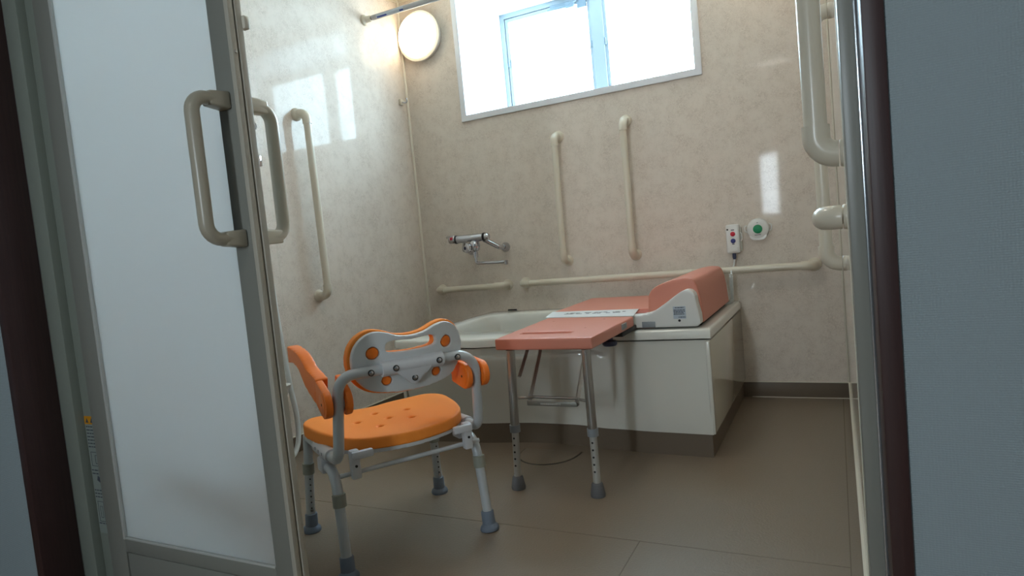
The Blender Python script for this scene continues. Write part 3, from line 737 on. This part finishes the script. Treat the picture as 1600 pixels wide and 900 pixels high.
# ------------------------------------------------------------------ hand shower on the left wall, half hidden by the door
hs = thing('hand_shower', 'white hand shower with long hanging hose on left wall behind the door', 'shower', (XL, 1.90, 1.37))
def H(x, y, z): return (x-XL, y-1.90, z-1.37)
link('holder', box(H(XL, 1.88, 1.345), H(XL+.035, 1.92, 1.395), .006), IVORY, hs)
link('holder_knob', lathe([(.016, 0), (.018, .004), (.016, .016), (0, .018)], (.75, -.65, 0), H(XL+.045, 1.905, 1.371), 24), mat('grey knob', (166, 162, 156), .35), hs)
link('handle', tube([H(XL+.055, 1.875, 1.16), H(XL+.050, 1.88, 1.25), H(XL+.048, 1.885, 1.36), H(XL+.055, 1.85, 1.44)], [.012, .015, .019, .016], 18), MOTOR, hs)
link('shower_head', lathe([(.016, -.03), (.034, 0), (.036, .014), (.032, .020), (0, .020)], (.9, -.2, -.35), H(XL+.070, 1.825, 1.465), 28), MOTOR, hs)
link('thumb_switch', box(H(XL+.058, 1.885, 1.205), H(XL+.078, 1.905, 1.250), .005), CHROME, hs)
hose_p = [H(XL+.055, 1.875, 1.16), H(XL+.058, 1.878, 1.05), H(XL+.062, 1.886, .80), H(XL+.062, 1.900, .55), H(XL+.063, 1.922, .30), H(XL+.066, 1.935, .17), H(XL+.068, 1.925, .07), H(XL+.070, 1.885, .020), H(XL+.070, 1.80, .016), H(XL+.065, 1.70, .06), H(XL+.055, 1.64, .20), H(XL+.05, 1.62, .30)]
hp3 = []
for i in range(len(hose_p)-1):
    p = [Vector(hose_p[max(0, min(len(hose_p)-1, i+k-1))]) for k in range(4)]
    for k in range(6):
        t = k/6; hp3.append(.5*((2*p[1])+(-p[0]+p[2])*t+(2*p[0]-5*p[1]+4*p[2]-p[3])*t*t+(-p[0]+3*p[1]-3*p[2]+p[3])*t**3))
hp3.append(Vector(hose_p[-1]))
link('hose', tube(hp3, .0105, 14), HOSE, hs)
sh = thing('soap_shelf', 'white wash shelf on left wall peeking out behind the door edge', 'shelf', (XL, 1.70, .30))
o2 = smooth_outline([(0, -.25), (.10, -.24), (.125, -.15), (.125, .13), (.10, .185), (0, .195)], 5, closed=False)
bm = prism(o2, 'Z', -.038, .028, bev=.006)
for v in bm.verts:
    if v.co.z < 0: v.co.x *= .72
link('counter', bm, TUB, sh)

# ------------------------------------------------------------------ shower chair (local x = across, y = forward)
ch = thing('shower_chair', 'orange padded shower chair with silver tube legs and armrests', 'chair', (-1.187, 1.459, 0), math.atan2(.839, .545))
TR = .0135
half = [(0, -.236, .520), (-.186, -.233, .520), (-.197, -.192, .303), (-.197, .158, .292), (-.209, .180, .055)]
path = [Vector((-x, y, z)) for x, y, z in half[::-1]]+[Vector(p) for p in half[1:]]
link('frame_tube', tube(fillet(path, [0, .045, .040, .062, .062, .040, .045, 0], 9), TR, 18), SILV, ch)
for s in (-1, 1):
    # rear leg, front leg lower tube, collars and feet
    rl = link('leg', tube(fillet([(s*.200, -.035, .262), (s*.200, -.150, .262), (s*.2035, -.184, .03)], .05, 8), TR*.98, 18), SILV, ch)
    fr2 = link('leg', tube([(s*.206, .176, .10), (s*.2105, .182, .03)], TR*.95, 18), SILV, ch)
    for lg, top, bot, q in ((rl, Vector((s*.2005, -.163, .205)), Vector((s*.2035, -.184, .0)), .0), (fr2, Vector((s*.203, .1665, .19)), Vector((s*.2105, .182, 0)), .09)):
        d = (top-bot)/(top.z-bot.z)
        P = lambda z: bot+d*z
        link('collar', tube([P(.180), P(.212)], .0172, 22), COLLAR, lg)
        link('foot', lathe([(.0265, 0), (.0275, .005), (.0255, .011), (.0185, .018), (.0180, .052), (.0165, .055), (0, .055)], (d.x, d.y, 1), (bot.x, bot.y, .0008), 28), FOOTB, lg)
        if top.y > 0:
            for k in range(6):
                p = P(.165-.018*k)
                link('height_hole', tube([p+Vector((0, -.0125, 0)), p+Vector((0, -.0142, 0))], .0024, 8), GAP, lg)
            p = P(.068); link('spring_button', tube([p+Vector((0, -.012, 0)), p+Vector((0, -.0152, 0))], .004, 12), CHROME, lg)
    # sleeve with adjustment marks and the clamp beneath
    sl = link('sleeve', tube([(s*.197, -.125, .301), (s*.197, .02, .2965)], .0185, 22), CLIP, ch)
    for k in range(3):
        y = -.09+.035*k
        link('sleeve_mark', tube([(s*.197-.0175, y, .302), (s*.197-.0190, y, .302)], .0045, 8) if s < 0 else tube([(s*.197+.0175, y, .302), (s*.197+.0190, y, .302)], .0045, 8), GREYP, sl)
    link('clamp', box((s*.199-.019, -.085, .246), (s*.199+.019, -.035, .285), .006), CLIP, ch)
    # seat clip reaching down to the stretcher
    for yy, zz in ((-.192, .262), (.15, .262)):
        x = s*.158
        bm = box((x-.012, yy-.011, zz-.012), (x+.012, yy+.011, zz+.062), .004)
        cl = link('seat_clip', bm, CLIP, ch)
        if yy < 0:
            link('clip_lever', box((x-.010 if s < 0 else x-.045, yy-.022, zz+.040), (x+.045 if s < 0 else x+.010, yy-.006, zz+.060), .004), CLIP, cl)
            link('clip_pin', tube([(x, yy-.011, zz+.022), (x, yy-.0135, zz+.022)], .0035, 10), GAP, cl)
for yy in (-.182, .165): link('stretcher', tube([(-.197, yy, .262), (.197, yy, .262)], .0062, 12), SILV, ch)
# seat: pad, shell and drain holes
so = [(0, .165), (-.075, .180), (-.140, .176), (-.190, .150), (-.216, .095), (-.212, .02), (-.198, -.065), (-.170, -.145), (-.110, -.205), (0, -.232)]
so = [(x*1.008, y*.94+.003) for x, y in smooth_outline(so+[(-x, y) for x, y in so[-2:0:-1]], 5)]
holes = [(-.085, .012), (-.014, .071), (0, -.012), (-.047, -.078), (.076, .038), (.052, -.060)]
pad = remeshed(prism(so, 'Z', .311, .342, holes=[circle2(x, y, .0088, 12) for x, y in holes]), .0035, 9)
for v in pad.verts:
    if v.co.z > .325:
        r = max(abs(v.co.x)/.216, abs(v.co.y)/.23); v.co.z += .004*sst(.35, .85, r)-.001
        v.co.z += .006*sst(.45, .95, abs(v.co.x)/.216)-.003
link('seat', pad, ORANGE, ch)
ss = [(x*.975, y*.975) for x, y in so]
link('seat_shell', remeshed(prism(ss, 'Z', .300, .317), .004, 3), SHELL, ch)
link('drain_well', prism([(x*.6, y*.6) for x, y in so], 'Z', .318, .322), ORHOLE, ch)
# backrest: leaned and bent plate
def bend(bm):
    for v in bm.verts:
        w, f, z = v.co
        v.co.x += .006
        v.co.y = f-.19-.2*(z-.3)+1.1*w*w
    return bm
bo = [(0, .596), (.035, .600), (.070, .613), (.100, .616), (.128, .602), (.146, .575), (.151, .540), (.142, .502), (.115, .470), (.070, .456), (0, .450)]
bo = smooth_outline(bo+[(-x, z) for x, z in bo[-2:0:-1]], 5)
hole = smooth_outline([(0, .585), (-.04, .588), (-.062, .586), (-.069, .573), (-.060, .560), (0, .556), (.060, .560), (.069, .573), (.062, .586), (.04, .588)], 3)
eyes = [circle2(s*.100, .563, .0165, 18) for s in (-1, 1)]+[circle2(s*.068, .487, .0135, 16) for s in (-1, 1)]
shl = remeshed(prism(bo, 'Y', -.003, .017, holes=[hole]+eyes), .003, 5)
link('back_shell', bend(shl), SHELL, ch)
bo2 = [(x*1.045, .53+(z-.53)*1.06) for x, z in bo]
bp = link('back_pad', bend(remeshed(prism(bo2, 'Y', .015, .045, holes=[hole]), .0032, 5)), ORANGE, ch)
for s in (-1, 1):
    for x, z, r in ((s*.100, .563, .0150), (s*.068, .487, .0120)):
        bm = lathe([(r, 0), (r, .016), (r*.85, .0185), (0, .019)], (0, -1, 0), (x, .0175, z), 22)
        link('pad_button', bend(bm), ORANGE2, bp)
# sleeve over the cross bar, triangular tab, screws
bm = tube([(-.078, -.237, .520), (.108-.02, -.237, .520)], .0195, 24)
cv = link('bar_cover', bm, CLIP, ch)
tabo = smooth_outline([(-.040, .512), (.050, .512), (.030, .490), (.014, .474), (.004, .471), (-.006, .474), (-.022, .490)], 3)
bm = prism([(x, z) for x, z in tabo], 'Y', -.022, -.002, bev=.001)
for v in bm.verts: v.co.y = v.co.y-.19-.2*(v.co.z-.3)
link('tab', bm, CLIP, cv)
for x, y, z in ((-.108, -.2500, .518), (-.046, -.2585, .520), (.072, -.2585, .520), (.128, -.2500, .518), (.004, -.2510, .486)):
    sc2 = link('screw', lathe([(.0062, 0), (.0058, .0015), (.0035, .0028), (0, .003)], (0, -1, 0), (x, y+.001, z), 14), CHROME, ch)
    link('washer', lathe([(.0082, 0), (.0082, .0012), (0, .0012)], (0, -1, 0), (x, y+.0018, z), 16), GAP, sc2)
# armrests: two cheeks at the hub, S-shaped arm sweeping up and forward
def armpath(t):
    P = [(-.222, .452), (-.150, .478), (-.080, .505), (-.035, .540), (.010, .553), (.075, .557)]
    n = len(P)-1; i = min(n-1, int(t*n)); u = t*n-i
    p = [P[max(0, min(n, i+k-1))] for k in range(4)]
    return tuple(.5*((2*p[1][d])+(-p[0][d]+p[2][d])*u+(2*p[0][d]-5*p[1][d]+4*p[2][d]-p[3][d])*u*u+(-p[0][d]+3*p[1][d]-3*p[2][d]+p[3][d])*u**3) for d in (0, 1))
ROT = Matrix.Translation((0, -.205, .455)) @ Matrix.Rotation(math.radians(-14), 4, 'X') @ Matrix.Translation((0, .205, -.455))
for s in (-1, 1):
    up_, dn = [], []
    for k in range(31):
        t = k/30
        if t < .20: continue
        a, b = armpath(max(0, t-.02)), armpath(min(1, t+.02)); dx, dz = b[0]-a[0], b[1]-a[1]; l = math.hypot(dx, dz)
        c0 = armpath(t); h = .035-.014*sst(.15, .65, t)
        up_.append((c0[0]-dz/l*h, c0[1]+dx/l*h)); dn.append((c0[0]+dz/l*h, c0[1]-dx/l*h))
    dn[-1] = (dn[-1][0]-.002, dn[-1][1]-.012)
    oo = up_+dn[::-1]
    xa, xb = (s*.224, s*.192) if s < 0 else (.180, .212)
    bm = remeshed(prism(oo, 'X', xa, xb), .004, 5)
    for v in bm.verts: v.co.x += (-.016 if s < 0 else -.004)*sst(-.18, .06, v.co.y)
    if s > 0: xform(bm, ROT)
    ar = link('armrest', bm, ORANGE2, ch)
    for x0, x1 in ((-.2242, -.205), (-.173, -.156)):
        x0, x1 = (x0, x1) if s < 0 else (-x1, -x0)
        c0 = (-.205, .455)
        tear = [(c0[0]+.036*math.cos(a), c0[1]+.036*math.sin(a)) for a in [math.radians(115+12*k) for k in range(16)]]
        tear += [dn[5], up_[5]] if x0 in (-.2242,) or x1 == .2242 else [dn[1], up_[1]]
        bm = remeshed(prism(tear, 'X', x0, x1), .0035, 4)
        if s > 0: xform(bm, ROT)
        cheek = link('arm_cheek', bm, ORANGE2, ar)
        for xx, dd in ((x0, -1), (x1, 1)):
            link('hub_disc', lathe([(.027, 0), (.027, .0016), (.0255, .0022), (0, .0022)], (dd, 0, 0), (xx-dd*.0006, *c0), 28), ORANGE2, cheek)
            link('hub_hole', lathe([(.0035, 0), (.0035, .0003), (0, .0003)], (dd, 0, 0), (xx+dd*.0018, *c0), 12), GAP, cheek)
    link('hub_core', tube([(s*.160, -.205, .455), (s*.215, -.205, .455)], .020, 22), CLIP, ar)
